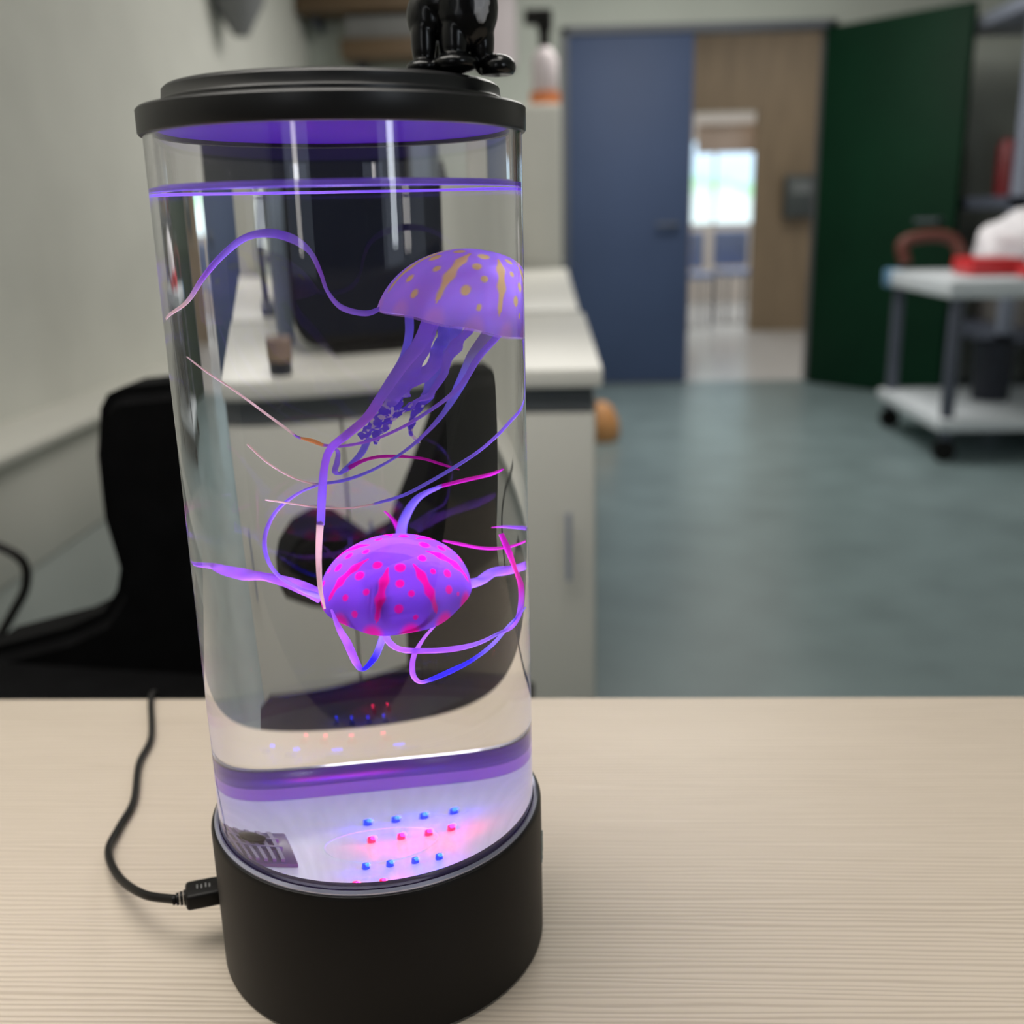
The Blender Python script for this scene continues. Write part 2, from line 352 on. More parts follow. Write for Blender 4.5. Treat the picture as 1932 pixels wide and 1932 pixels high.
# tall white cabinet at the end of the row with a bottle on it
t = thing('tall_cabinet', 'tall narrow white cabinet at the far end of the row', 'cabinet', (.02, 3.8, FZ))
obj('body', box((-.11, .02, .0), (.085, .45, 1.40), .004), M['white'], t)
d = obj('door', box((-.108, 0, .03), (.083, .02, 1.39), .003), M['white'], t); obj('handle', box((-.095, -.015, .80), (-.085, 0, .95)), M['steel'], d)
t = thing('spray_bottle', 'pinkish white bottle with black nozzle and orange band on tall cabinet', 'bottle', (.045, 3.95, .652))
obj('body', lathe([(0, .045), (.045, .045), (.05, .06), (.05, .17), (.03, .20), (.018, .215), (0, .215)], 32), M['pinkwhite'], t)
obj('band', lathe([(0, 0), (.058, 0), (.058, .05), (0, .05)], 32), M['orangeband'], t)
bm = lathe([(0, .21), (.022, .21), (.022, .26), (.03, .28), (.03, .34), (0, .35)], 20); add_box(bm, (-.075, -.02, .29), (-.0, .02, .345), .008)
obj('nozzle', bm, M['blackp'], t)
# dark monitor and things on the worktop
t = thing('monitor', 'large dark navy monitor standing on the near cabinet behind the lamp', 'monitor', (-.34, 1.33, .048))
def rr(x0, x1, z0, z1, r, n=6, rb=None):
    out = []
    for cx, cz, a0, q in ((x1-r, z1-r, 0, r), (x0+r, z1-r, 90, r), (x0+(rb or r), z0+(rb or r), 180, rb or r), (x1-(rb or r), z0+(rb or r), 270, rb or r)):
        for i in range(n+1):
            a = math.radians(a0 + 90*i/n); out.append((cx+q*math.cos(a), cz+q*math.sin(a)))
    return out
obj('casing', prism(rr(-.205, .205, .012, .345, .02, rb=.055), 0, .045, .006), M['blackp'], t)
obj('screen', prism(rr(-.198, .198, .028, .338, .01, rb=.04), -.004, .001), M['screen'], t)
bm = box((-.04, .05, .0), (.04, .065, .2)); add_box(bm, (-.12, -.03, 0), (.12, .15, .010), .003)
obj('stand', bm, M['blackp'], t)
o = obj('storage_box', box((-.150, 1.50, .048), (-.105, 1.75, .40), .006), M['bluegrey']); tag(o, 'tall blue grey box beside the dark monitor', 'box')
t = thing('tape_roll', 'short brown and dark roll standing on the near worktop', 'roll', (-.078, 1.145, .048))
obj('core', lathe([(0, 0), (.026, 0), (.028, .02), (0, .02)], 32), M['navy'], t); obj('wrap', lathe([(.012, .02), (.030, .02), (.031, .05), (.012, .05), (.012, .02)], 32), M['knob'], t)
t = thing('microscope', 'small dark microscope on the farther white worktop', 'microscope', (-.13, 2.12, .05)); t.scale = (1.4, 1.4, 1.3)
bm = box((-.07, -.07, 0), (.05, .07, .02), .006); obj('base', bm, M['steel_dark'], t)
obj('column', tube([(.03, .0, .02), (.035, 0, .12), (.02, 0, .2)], .011, 12), M['steel_dark'], t)
obj('stage', box((-.06, -.045, .085), (.02, .045, .10), .003), M['steel_dark'], t)
obj('head', tube([(-.01, 0, .13), (-.01, 0, .20), (-.02, -.01, .24)], .028, 16), M['blackp'], t)
obj('eyepiece', tube([(-.02, -.01, .235), (-.045, -.03, .29)], .013, 12, smooth=0), M['blackp'], t)
t = thing('folder_rack', 'dark leaning folder rack on the farther worktop by the monitor', 'rack', (-.42, 2.30, .05))
obj('folder', prism([(-.10, 0), (.13, 0), (.06, .15), (-.02, .33), (-.10, .33)], -.02, .12, .004), M['steel_dark'], t)

# wooden wall shelves in the far left corner
for k, (x0, x1, z, th, lab) in enumerate(((-1.29, -.50, 1.315, .10, 'upper brown wooden shelf on the back wall above the lamp lid'), (-1.06, -.50, 1.08, .10, 'lower brown wooden shelf on the back wall above the lamp lid'))):
    t = thing('wall_shelf', lab, 'shelf', ((x0+x1)/2, 5.97, z), 0); h = (x1-x0)/2
    obj('board', box((-h, -.30, 0), (h, 0, th), .003), M['shelfwood'], t)
    for s in (-1, 1): obj('bracket', box((s*(h-.08)-.01, -.20, -.06), (s*(h-.08)+.01, 0, 0)), M['steel_dark'], t)
o = obj('storage_bin', box((-1.04, 5.72, 1.185), (-.52, 5.95, 1.30), .01), mat('dull_grey_bin', (.17, .17, .165), .6, vary=.05)); tag(o, 'dull grey bin standing on the lower wooden shelf', 'bin')
o = obj('wall_cover', box((-.36, 5.90, 1.05), (-.12, 5.97, 1.62), .01), M['pinkwhite']); tag(o, 'pale pinkish white panel hung on the back wall behind the figurine', 'panel')
# grey tapering lampshade on the left wall
t = thing('wall_lamp', 'grey tapering cone shaped wall lamp high on the left wall', 'lamp', (-1.20, 4.25, .98))
obj('shade', lathe([(0, 0), (.03, .0), (.10, .12), (.17, .34), (.165, .34), (.09, .12), (0, .02)], 40), mat('mid_grey_shade', (.17, .175, .18), .6, vary=.05), t)
obj('arm', tube([(0, 0, .10), (-.10, 0, .10)], .012, 8, smooth=0), M['frame'], t)

# ------------------------------------------------------------------ black office chair
t = thing('office_chair', 'black padded office chair at the far side of the table', 'chair', (-.22, .45, FZ))
ox, oz = .22, -FZ
def cp(L): return [(x+ox, z+oz) for x, z in L]
back = [(-.176,.134),(-.19,.139),(-.262,.133),(-.274,.128),(-.281,.117),(-.288,.08),(-.289,.03),(-.282,-.012),(-.287,-.03),(-.30,-.048),(-.33,-.062),(-.40,-.08),(-.43,-.10),(-.43,-.2),(-.129,-.2),(-.129,-.075),(-.118,-.03),(-.114,.01),(-.122,.035),(-.147,.087),(-.168,.126)]
obj('backrest', prism(cp(back), -.02, .05, .012, 3), M['black'], t)
obj('seat', prism(cp([(-.60,-.11),(-.56,-.088),(-.42,-.085),(-.20,-.10),(-.06,-.118),(.02,-.122),(.045,-.135),(.045,-.20),(.0,-.215),(-.55,-.215),(-.60,-.19)]), -.13, .05, .012, 3), M['black'], t)
pad = [(-.130,.045),(-.112,.026),(-.094,.018),(-.084,.028),(-.072,.040),(-.058,.042),(-.040,.034),(-.024,.018),(-.018,.004),(-.024,-.008),(-.045,-.016),(-.07,-.022),(-.095,-.038),(-.12,-.058),(-.135,-.06)]
obj('armrest', prism(cp(pad), -.05, .02, .006, 3), M['black'], t)
obj('gas_column', tube([(-.05, 0, .08), (-.05, 0, .54)], .028, 16, smooth=0), M['blackp'], t)
for k in range(5):
    a = 2*PI*k/5+.3; l = obj('base_leg', tube([(-.05, 0, .085), (-.05+.27*math.cos(a), .27*math.sin(a), .06)], lambda q: .022-.008*q, 10, smooth=0), M['blackp'], t)
    obj('caster', tube([(-.05+.27*math.cos(a)-.02, .27*math.sin(a), .027), (-.05+.27*math.cos(a)+.02, .27*math.sin(a), .027)], .027, 16, smooth=0), M['blackp'], l)
o = obj('hanging_cable', tube([(-.60,.6,-.03),(-.50,.6,-.036),(-.467,.6,-.044),(-.447,.6,-.060),(-.449,.6,-.085),(-.466,.6,-.112),(-.485,.6,-.14),(-.50,.6,-.17)], .0045, 10), M['blackp']); tag(o, 'black cable curling beside the left edge near the chair', 'cable')

# ------------------------------------------------------------------ right side: cart, shelf rack
t = thing('utility_cart', 'grey utility cart with white shelves beside the green door', 'cart', (1.62, 3.85, FZ))
obj('top_shelf', box((-.02, -.05, .655), (.95, .75, .725), .008), M['cartwhite'], t)
obj('bottom_shelf', box((-.02, -.05, .13), (.95, .75, .18), .008), M['cartwhite'], t)
for x in (.03, .90):
    for y in (.0, .70):
        l = obj('leg', box((x-.022, y-.022, .09), (x+.022, y+.022, .655), .004), M['steel_dark'], t)
        obj('caster', tube([(x, y-.015, .045), (x, y+.015, .045)], .045, 20, smooth=0), M['blackp'], l)
obj('corner_cap', box((-.03, .68, .65), (.05, .77, .73), .01), M['bluecap'], t)
bm = tube([(.06, .62, .73), (.05, .64, .82), (.16, .64, .85), (.26, .62, .83), (.30, .58, .735)], .028, 12)
o = obj('rubber_hose', bm, M['brickred'], None); o.location = (1.58, 3.85, FZ+.025); tag(o, 'dull brick red hose arched on the left of the cart top', 'hose')
bm = bmesh.new(); add_box(bm, (1.75, 4.0, -.022), (1.97, 4.22, .045), .01)
o = obj('red_tray', bm, M['red']); tag(o, 'bright red tray lying on the white cart top', 'tray')
o = obj('red_pouch', box((1.90, 3.83, -.022), (2.06, 3.95, .02), .01), M['red']); tag(o, 'small red pouch in front of the red tray on the cart', 'pouch')
bm = bmesh.new(); bmesh.ops.create_icosphere(bm, subdivisions=4, radius=1)
for v in bm.verts:
    n = noise.noise(v.co*2.2)*.18; v.co = Vector((v.co.x*.20*(1+n), v.co.y*.15*(1+n), max(-.6, v.co.z)*.15*(1+n)))
o = obj('plastic_bag', bm, M['bag']); o.location = (2.13, 4.41, .075); tag(o, 'crumpled white plastic bag beside the red tray on the cart', 'bag')
bm = lathe([(0, 0), (.075, 0), (.09, .25), (.084, .25), (.07, .01), (0, .01)], 32)
o = obj('waste_bin', bm, M['navy']); o.location = (1.98, 4.25, FZ+.181); tag(o, 'dark navy bin standing on the lower cart shelf', 'bin')
t = thing('shelf_rack', 'tall blue grey metal shelf rack at the right wall', 'rack', (2.22, 4.74, FZ))
for x in (0, .66):
    for y in (0, .84): obj('post', box((x-.03, y-.03, 0), (x+.03, y+.03, 1.84), .003), M['steel'] if y == 0 else M['steel_dark'], t)
for z in (.35, .98, 1.84): obj('shelf', box((-.03, -.03, z), (.69, .87, z+.06), .003), M['steel'] if z > 1.6 else M['steel_dark'], t)
o = obj('red_canister', lathe([(0, 0), (.05, 0), (.05, .24), (.03, .28), (0, .28)], 24), mat('deep_red', (.16, .008, .012), .4, vary=.1)); o.location = (2.40, 5.35, FZ+1.042); tag(o, 'dark red canister on the middle shelf of the metal rack', 'canister')
o = obj('cardboard_box', box((2.50, 4.95, FZ+1.041), (2.84, 5.5, FZ+1.42), .005), M['knob']); tag(o, 'brown box on the middle shelf of the metal rack', 'box')
o = obj('grey_crate', box((2.36, 4.95, FZ+.411), (2.82, 5.5, FZ+.90), .008), mat('grey_crate_plastic', (.19, .18, .17), .6, vary=.05)); tag(o, 'large grey crate on the bottom shelf of the metal rack', 'crate')
# orange thing on the floor
bm = lathe([(0, 0), (.07, 0), (.085, .03), (.078, .09), (.05, .15), (.02, .175), (0, .18)], 32)
o = obj('orange_bag', bm, M['orange']); o.location = (.285, 4.35, FZ); tag(o, 'small orange rounded bag on the floor beside the cabinets', 'bag')

# ceiling lamps of the room (light comes from the area lamps just under them)
for x, y in ((-.4, .1), (.6, 4.2)):
    t = thing('ceiling_lamp', 'rectangular white ceiling lamp over the ' + ('near' if y < 2 else 'far') + ' half of the room', 'lamp', (x, y, CZ))
    obj('housing', box((-.82, -.62, -.05), (.82, .62, 0), .01), M['white'], t)

# ------------------------------------------------------------------ the lamp
RO, RI = .055, .0525; ZF, ZB, ZW, ZL = .0440, .0537, .2613, .2756
lamp = thing('jellyfish_lamp', 'tall clear water filled cylinder lamp with black base and lid', 'lamp', (0, 0, 0), A)
RB = .0579
obj('base', lathe([(0, .0), (RB-.0012, 0), (RB, .0012), (RB, ZB-.0015), (RB-.0006, ZB-.0003), (RB-.0014, ZB), (RO+.0002, ZB), (RO+.0002, ZB-.012), (0, ZB-.012)], 160), M['blackp'], lamp)
# glossy seal between tank and base, silver tone painting its rim highlight
obj('seal_ring', lathe([(RO+.00025, ZB-.004), (RO+.0016, ZB-.004), (RO+.0017, ZB+.0006), (RO+.0010, ZB+.0014), (RO+.00025, ZB+.0010), (RO+.00025, ZB-.004)], 160), mat('silvery_violet_seal', (.50, .50, .66), .16, metal=.7, vary=.25, scale=30, coat=.6), lamp)
def open_cyl(r, z0, z1, n=192):
    bm = bmesh.new(); a = [bm.verts.new((r*math.cos(2*PI*i/n), r*math.sin(2*PI*i/n), z0)) for i in range(n)]
    b = [bm.verts.new((r*math.cos(2*PI*i/n), r*math.sin(2*PI*i/n), z1)) for i in range(n)]
    for i in range(n): bm.faces.new((a[i], a[(i+1)%n], b[(i+1)%n], b[i]))
    return bm
# tank: outer face of the acrylic and, above the water, its inner face (both face outward / into the wall)
bm = open_cyl(RO, ZB-.010, ZL+.003); n0 = len(bm.faces)
n = 192; a = [bm.verts.new((RI*math.cos(2*PI*i/n), RI*math.sin(2*PI*i/n), ZW)) for i in range(n)]
b = [bm.verts.new((RI*math.cos(2*PI*i/n), RI*math.sin(2*PI*i/n), ZL+.003)) for i in range(n)]
for i in range(n):
    f = bm.faces.new((a[i], a[(i+1)%n], b[(i+1)%n], b[i])); f.material_index = 1
raw('tank', bm, [M['acrylic'], M['air_in']], lamp, 60)
# water: its side lies against the acrylic, its top against air
bm = open_cyl(RI, ZB-.010, ZW-.0006); bm.verts.ensure_lookup_table()
top = sorted([v for v in bm.verts if v.co.z > .2], key=lambda v: math.atan2(v.co.y, v.co.x))
prev = [bm.verts.new(v.co) for v in top]
for k, (r, dz) in enumerate(((RI-.0003, -.0008), (RI-.0012, -.0010), (RI*.6, -.0010), (RI*.3, -.0010))):
    ring = [bm.verts.new((r*v.co.x/RI, r*v.co.y/RI, ZW+dz)) for v in top]
    for i in range(n):
        f = bm.faces.new((prev[i], prev[(i+1)%n], ring[(i+1)%n], ring[i])); f.material_index = 1
    prev = ring
f = bm.faces.new(prev); f.material_index = 1
f.normal_update()
raw('water', bm, [M['wat_side'], M['wat_top']], lamp, 60)
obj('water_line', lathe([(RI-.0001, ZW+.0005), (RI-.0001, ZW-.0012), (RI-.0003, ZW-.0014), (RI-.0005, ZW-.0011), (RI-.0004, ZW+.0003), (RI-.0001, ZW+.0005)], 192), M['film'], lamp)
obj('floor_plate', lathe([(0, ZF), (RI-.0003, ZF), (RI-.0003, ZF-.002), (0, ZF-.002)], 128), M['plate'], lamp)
obj('inner_collar', lathe([(RI-.0012, ZF+.0001), (RI-.0003, ZF+.0001), (RI-.0003, ZF+.0050), (RI-.0012, ZF+.0050), (RI-.0012, ZF+.0001)], 128), M['collar'], lamp)  # rings added to carry the painted violet reflections
obj('inner_collar', lathe([(RI-.0013, ZF+.0051), (RI-.0003, ZF+.0051), (RI-.0003, ZF+.0110), (RI-.0007, ZF+.0118), (RI-.0013, ZF+.0110), (RI-.0013, ZF+.0051)], 128), M['collar2'], lamp)
# engraved ring line on the floor plate
bm = tube([(.014*math.cos(q*PI/12)+.0, .014*math.sin(q*PI/12)+.002, ZF+.00005) for q in range(25)], .00013, 6, smooth=2)
obj('ring_line', bm, M['plate'], lamp)
LB = [(-.003, .0205), (.0035, .0205), (.010, .0205), (.0168, .0205), (-.0046, -.0164), (.0018, -.0164), (.0085, -.0164), (.0150, -.0164)]
LR = [(-.0025, .0050), (.0048, .0050), (.0115, .0050), (.0171, .0060), (-.0079, -.0302), (-.0004, -.0302)]
def led(x, y, m, col, gcol, pw, glow):
    # a short cup with the light deep inside it, shining upwards
    o = obj('led', lathe([(.0010, ZF+.0001), (.0011, ZF+.0003), (.0009, ZF+.0020), (.0007, ZF+.0020), (.0007, ZF+.0003), (.0, ZF+.0003)], 24, c=(x, y, 0)), m, lamp)
    d = bpy.data.lights.new('led_beam', 'SPOT'); d.energy = pw; d.color = col; d.spot_size = math.radians(120); d.spot_blend = .5; d.shadow_soft_size = .0003
    s = bpy.data.objects.new('led_beam', d); COL.objects.link(s); s.parent = lamp; s.location = (x, y, ZF+.0008); s.rotation_euler = (PI, 0, 0)
    d = bpy.data.lights.new('led_glow', 'POINT'); d.energy = glow; d.color = gcol; d.shadow_soft_size = .0007
    s = bpy.data.objects.new('led_glow', d); COL.objects.link(s); s.parent = lamp; s.location = (x+.0006, y-.0026, ZF+.0028)
for k, (x, y) in enumerate(LB): led(x, y, M['led_b'], (.42, .45, 1.0), (.004, .02, 1.0), .60, .011 if k in (1, 5) else .0030)
for k, (x, y) in enumerate(LR): led(x, y, M['led_r'], (1.0, .30, .75), (1.0, .004, .10), .20, .0095 if k in (1, 3, 5) else .0026)
# small ribbed filter grille sunk at the left of the plate
g = obj('filter_grille', box((-.047, -.013, ZF+.0002), (-.022, .0135, ZF+.0018), .0004), M['grille'], lamp)
bm = bmesh.new()
for k in range(9): add_box(bm, (-.0455+k*.0024, -.0115, ZF+.0018), (-.0445+k*.0024, .0115, ZF+.0030))
add_box(bm, (-.047, -.0015, ZF+.0018), (-.0245, -.0005, ZF+.0031)); add_box(bm, (-.047, .005, ZF+.0018), (-.0245, .006, ZF+.0031))
obj('slats', bm, mat('pale_violet_slat', (.36, .33, .50), .3, vary=.1), g)
obj('knob', lathe([(0, 0), (.003, 0), (.0034, .0010), (.002, .0018), (0, .0020)], 24, c=(-.031, .004, ZF+.003)), M['blackp'], g)
# lid
RL = 1.0245*RO
obj('lid_rim', lathe([(RO-.0035, ZL), (RL-.0004, ZL), (RL, ZL+.0006), (RL, ZL+.0066), (RL-.0006, ZL+.0072), (RL-.003, ZL+.0076), (RL-.005, ZL+.0078), (0, ZL+.0078), (0, ZL+.003), (RO-.0035, ZL+.003), (RO-.0035, ZL)], 192), M['lid'], lamp)
obj('lid_cap', lathe([(0, ZL+.0078), (.0497, ZL+.0078), (.0496, ZL+.0090), (.0490, ZL+.0096), (.0487, ZL+.0122), (.0478, ZL+.0130), (.0470, ZL+.0132), (0, ZL+.0132)], 192), M['lid'], lamp)
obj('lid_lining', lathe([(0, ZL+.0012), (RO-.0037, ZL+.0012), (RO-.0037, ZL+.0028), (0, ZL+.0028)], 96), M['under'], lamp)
# engraved mark low on the right of the base
bm = bmesh.new()
for (dt, z0, z1, sl) in ((0, .030, .040, .002), (.035, .030, .036, -.002), (.07, .032, .040, .001), (.02, .038, .041, .004)):
    th = -.28 + dt; p = Vector((math.cos(th)*RB, math.sin(th)*RB, z0)); q = Vector((math.cos(th+sl*8)*RB, math.sin(th+sl*8)*RB, z1)); tube([p, q], .0005, 6, bm, smooth=0)
obj('mark', bm, M['logo'], lamp)

# ------------------------------------------------------------------ figurine on the lid
ZT = ZL+.0132
fg = thing('animal_figurine', 'glossy black four legged animal figurine with a grey white feather on its chest', 'figurine', (0, 0, 0), A)
def skin(name, verts, edges, radii, parent, m, sub=2, root=0):
    me = bpy.data.meshes.new(name); me.from_pydata(verts, edges, []); o = link(name, me, m, parent)
    md = o.modifiers.new('skin', 'SKIN'); md.use_smooth_shade = True
    for i, r in enumerate(radii): me.skin_vertices[0].data[i].radius = (r, r)
    me.skin_vertices[0].data[root].use_root = True
    s = o.modifiers.new('sub', 'SUBSURF'); s.levels = sub; s.render_levels = sub; return o
x0, y0, PX = .0333, -.0265, .000167
def P(x, y, z): return (x0+x, y0+y, ZT+z)
def blob(bm, px, py, rx, rz, y=0, ry=None):
    r = bmesh.ops.create_icosphere(bm, subdivisions=3, radius=1); ry = ry if ry is not None else rx
    for v in r['verts']: v.co = Vector(P((px-848)*PX+v.co.x*rx*PX, y+v.co.y*ry*PX, max(0.0002, (134-py)*PX+v.co.z*rz*PX)))
bm = bmesh.new()
for q in ((806,42,34,44,0.0035,35),(798,80,21,53,0.0015,22),(812,84,17,49,0.0075,21),(836,20,51,38,0.002,35),(868,30,53,67,0.0,40),(846,78,25,51,-0.001,27),(893,76,21,56,0.001,25),
          (868,-20,43,44,0.001,40),(872,-58,43,35,-0.002,45),(890,-50,30,21,-0.006,29),(850,-88,11,15,0.003,12),(884,-90,11,15,0.003,12),
          (796,120,29,13,0.0,32),(814,122,23,12,0.007,27),(846,116,38,17,-0.0025,37),(862,113,17,15,-0.0015,27),(917,121,30,21,-0.001,35)): blob(bm, q[0], q[1], q[2], q[3], q[4], q[5])
fb = obj('body', bm, M['gloss'], fg, 180)
md = fb.modifiers.new('join', 'REMESH'); md.mode = 'VOXEL'; md.voxel_size = .00035; md.use_smooth_shade = True
md = fb.modifiers.new('soften', 'SMOOTH'); md.iterations = 4; md.factor = .5
# feather painted relief on the chest
bm = bmesh.new(); out = []
for k in range(21):
    q = k/20; z = .0125+.0135*q; wd = .0026*math.sin(PI*min(1, q*1.02+.02))**.6*(1+.10*math.sin(q*38)); out.append((wd, z))
cx, cy = .0067, -.0068
L_ = [bm.verts.new(P(cx-wd, cy+.0009*(wd/.003)**2+(.020-z)*.02, z)) for wd, z in out]; Cc = [bm.verts.new(P(cx, cy-.0006, z)) for wd, z in out]
R_ = [bm.verts.new(P(cx+wd*.9, cy+.0012*(wd/.003)**2, z)) for wd, z in out]
for i in range(20): bm.faces.new((L_[i], Cc[i], Cc[i+1], L_[i+1])); bm.faces.new((Cc[i], R_[i], R_[i+1], Cc[i+1]))
ex = bmesh.ops.extrude_face_region(bm, geom=bm.faces[:]); bmesh.ops.translate(bm, verts=[v for v in ex['geom'] if isinstance(v, bmesh.types.BMVert)], vec=(0, .0025, 0))
obj('feather', bm, M['feather'], fg, 60)

# ------------------------------------------------------------------ jellyfish
CC = {'p': (.56, .38, .96), 'b': (.44, .38, .96), 'B': (.05, .04, .9), 'm': (.80, .03, .55), 'v': (.66, .32, .94), 's': (1.0, .86, .66),
      'o': (1.0, .62, .22), 'o2': (1.0, .10, .45), 'd': (.30, .18, .88), 'g': (.50, .46, .62)}
def ribbon(name, pts, parent, m, frill=0, seed=0):
    k = 8 if frill else 7
    C = catmull([p[:3] for p in pts], k); n = len(C); bm = bmesh.new(); lay = bm.verts.layers.float_color.new('tint'); rings = []
    for i, p in enumerate(C):
        f = i / k; a = min(int(f), len(pts)-1); b = min(a+1, len(pts)-1); u = f-a
        wd = pts[a][3]*(1-u)+pts[b][3]*u
        ca, cb = CC[pts[a][4]], CC[pts[b][4]]; uu = u
        c = [ca[j]*(1-uu)+cb[j]*uu for j in range(3)]; al = (1 if pts[a][4] == 'd' else 0)*(1-u)+(1 if pts[b][4] == 'd' else 0)*u
        t = (C[min(i+1, n-1)]-C[max(i-1, 0)]).normalized()
        tw = .25*math.sin(i*.35+seed)
        s = t.cross(Vector((0, 1, 0))); s = (s if s.length > .05 else Vector((1, 0, 0))).normalized()
        s = (s*math.cos(tw)+Vector((0, 1, 0))*math.sin(tw)).normalized(); nn = t.cross(s).normalized()
        hL = hR = wd/2; off = 0
        if frill:
            hL *= 1+frill*noise.noise(Vector((i*.19, seed, 0)))*1.6; hR *= 1+frill*noise.noise(Vector((i*.19, seed+9, 3)))*1.6
            off = .0022*noise.noise(Vector((i*.3, seed+4, 7)))
        th = min(.0006, wd*.45)/2; ring = []
        for ang in range(12):
            q = 2*PI*ang/12; cx_ = math.cos(q); v = bm.verts.new(p + s*(cx_*(hR if cx_ > 0 else hL)) + nn*(math.sin(q)*th + off*abs(cx_)))
            v[lay] = (*c, al); ring.append(v)
        rings.append(ring)
    for a, b in zip(rings, rings[1:]):
        for q in range(12): bm.faces.new((a[q], a[(q+1)%12], b[(q+1)%12], b[q]))
    bm.faces.new(rings[0][::-1]); bm.faces.new(rings[-1])
    return obj(name, bm, m, parent, 80)
def sst(a, b, x):
    x = max(0, min(1, (x-a)/(b-a))); return x*x*(3-2*x)
def bell(parent, R, h, loc, rot, base, spot, rimc, ph=0, nst=8):
    NA, NS = 300, 96; bm = bmesh.new(); lay = bm.verts.layers.float_color.new('tint'); rings = []
    def prof(s):                      # s: 0 apex .. 1 rim
        a = s*PI/2*1.02; return R*math.sin(a)**.95, h*math.cos(min(a, PI/2))
    def pat(th, s):
        sec = (th*nst/(2*PI)+ph) % 1.0; si = int(math.floor(th*nst/(2*PI)+ph)) % nst; v = 0
        ss = s + .012*noise.noise(Vector((math.cos(th)*4, math.sin(th)*4, s*9)))
        # spindle stripes on every sector seam
        d = min(sec, 1-sec)*2*PI/nst*max(s, .15); tt = (ss-.24)/.60
        if 0 < tt < 1: v = max(v, 1-sst(.030, .052, d/(math.sin(PI*tt)**.6+.05)*(1+.25*math.sin(tt*19))))
        for (cs, cx, r0) in ((.25, .5, .040), (.42, .36, .040), (.54, .64, .045), (.68, .36, .042), (.80, .60, .036)):
            cx2 = cx + .05*math.sin(si*2.3+cs*20); r1 = r0*(1+.25*math.sin(si*5+cs*31)); dx = (sec-cx2)*2*PI/nst*s; dy = s-cs
            v = max(v, 1-sst(.75, 1.15, math.hypot(dx*1.0, dy)/r1))
        sb = (th*12/(2*PI)+.1) % 1.0; dx = (sb-.5)*2*PI/12; dy = (s-.99); rimv = 1-sst(.45, 1.1, math.hypot(dx*.75, dy*.85)/.13)
        return v, rimv
    T = .0007
    for side in (0, 1):
        for i in range(NS+1):
            s = i/NS if side == 0 else 1-i/NS; r, z = prof(s)
            if side: r = max(0, r-T*.8); z -= T
            if i == 0 and side == 0 or i == NS and side == 1:
                v = bm.verts.new((0, 0, z)); v[lay] = (*base, 1); rings.append([v]); continue
            ring = []
            for k in range(NA):
                th = 2*PI*k/NA; sc = 1+.012*s**6*math.cos(th*nst+ph*2*PI)
                zz = z - .0002*s**8*(1+math.cos(th*nst*1.0))
                v = bm.verts.new((r*sc*math.cos(th), r*sc*math.sin(th), zz)); p, q = pat(th, s)
                c = [base[j]*(1-p)+spot[j]*p for j in range(3)]; c = [c[j]*(1-q)+rimc[j]*q for j in range(3)]
                v[lay] = (*c, 1); ring.append(v)
            rings.append(ring)
    for a, b in zip(rings, rings[1:]):
        for i in range(NA):
            j = (i+1) % NA
            if len(a) == 1: bm.faces.new((a[0], b[i], b[j]))
            elif len(b) == 1: bm.faces.new((a[j], a[i], b[0]))
            else: bm.faces.new((a[j], a[i], b[i], b[j]))
    bm.faces.ensure_lookup_table()
    for f in bm.faces[NA*(NS-0)+NA//2:]: f.material_index = 1
    o = obj('bell', bm, [M['bell'], M['bell_in']], parent, 80); o.location = loc; o.rotation_euler = rot; return o
uj = thing('jellyfish', 'upper purple jellyfish with yellow spots and long trailing tentacles', 'jellyfish', (0, 0, 0), A)
bell(uj, .0210, .0225, (.0268, .002, .2200), (math.radians(-3), math.radians(16), 0), (.66, .46, 1.0), (1.0, .92, .22), (.85, .55, .90), ph=.15, nst=7)
lj = thing('jellyfish', 'lower violet jellyfish with magenta spots seen from above', 'jellyfish', (0, 0, 0), A)
bell(lj, .0186, .0205, (.0073, .0, .1350), (math.radians(29), math.radians(3), 0), (.18, .064, .39), (.64, .006, .20), (.64, .009, .23), ph=.05, nst=7)
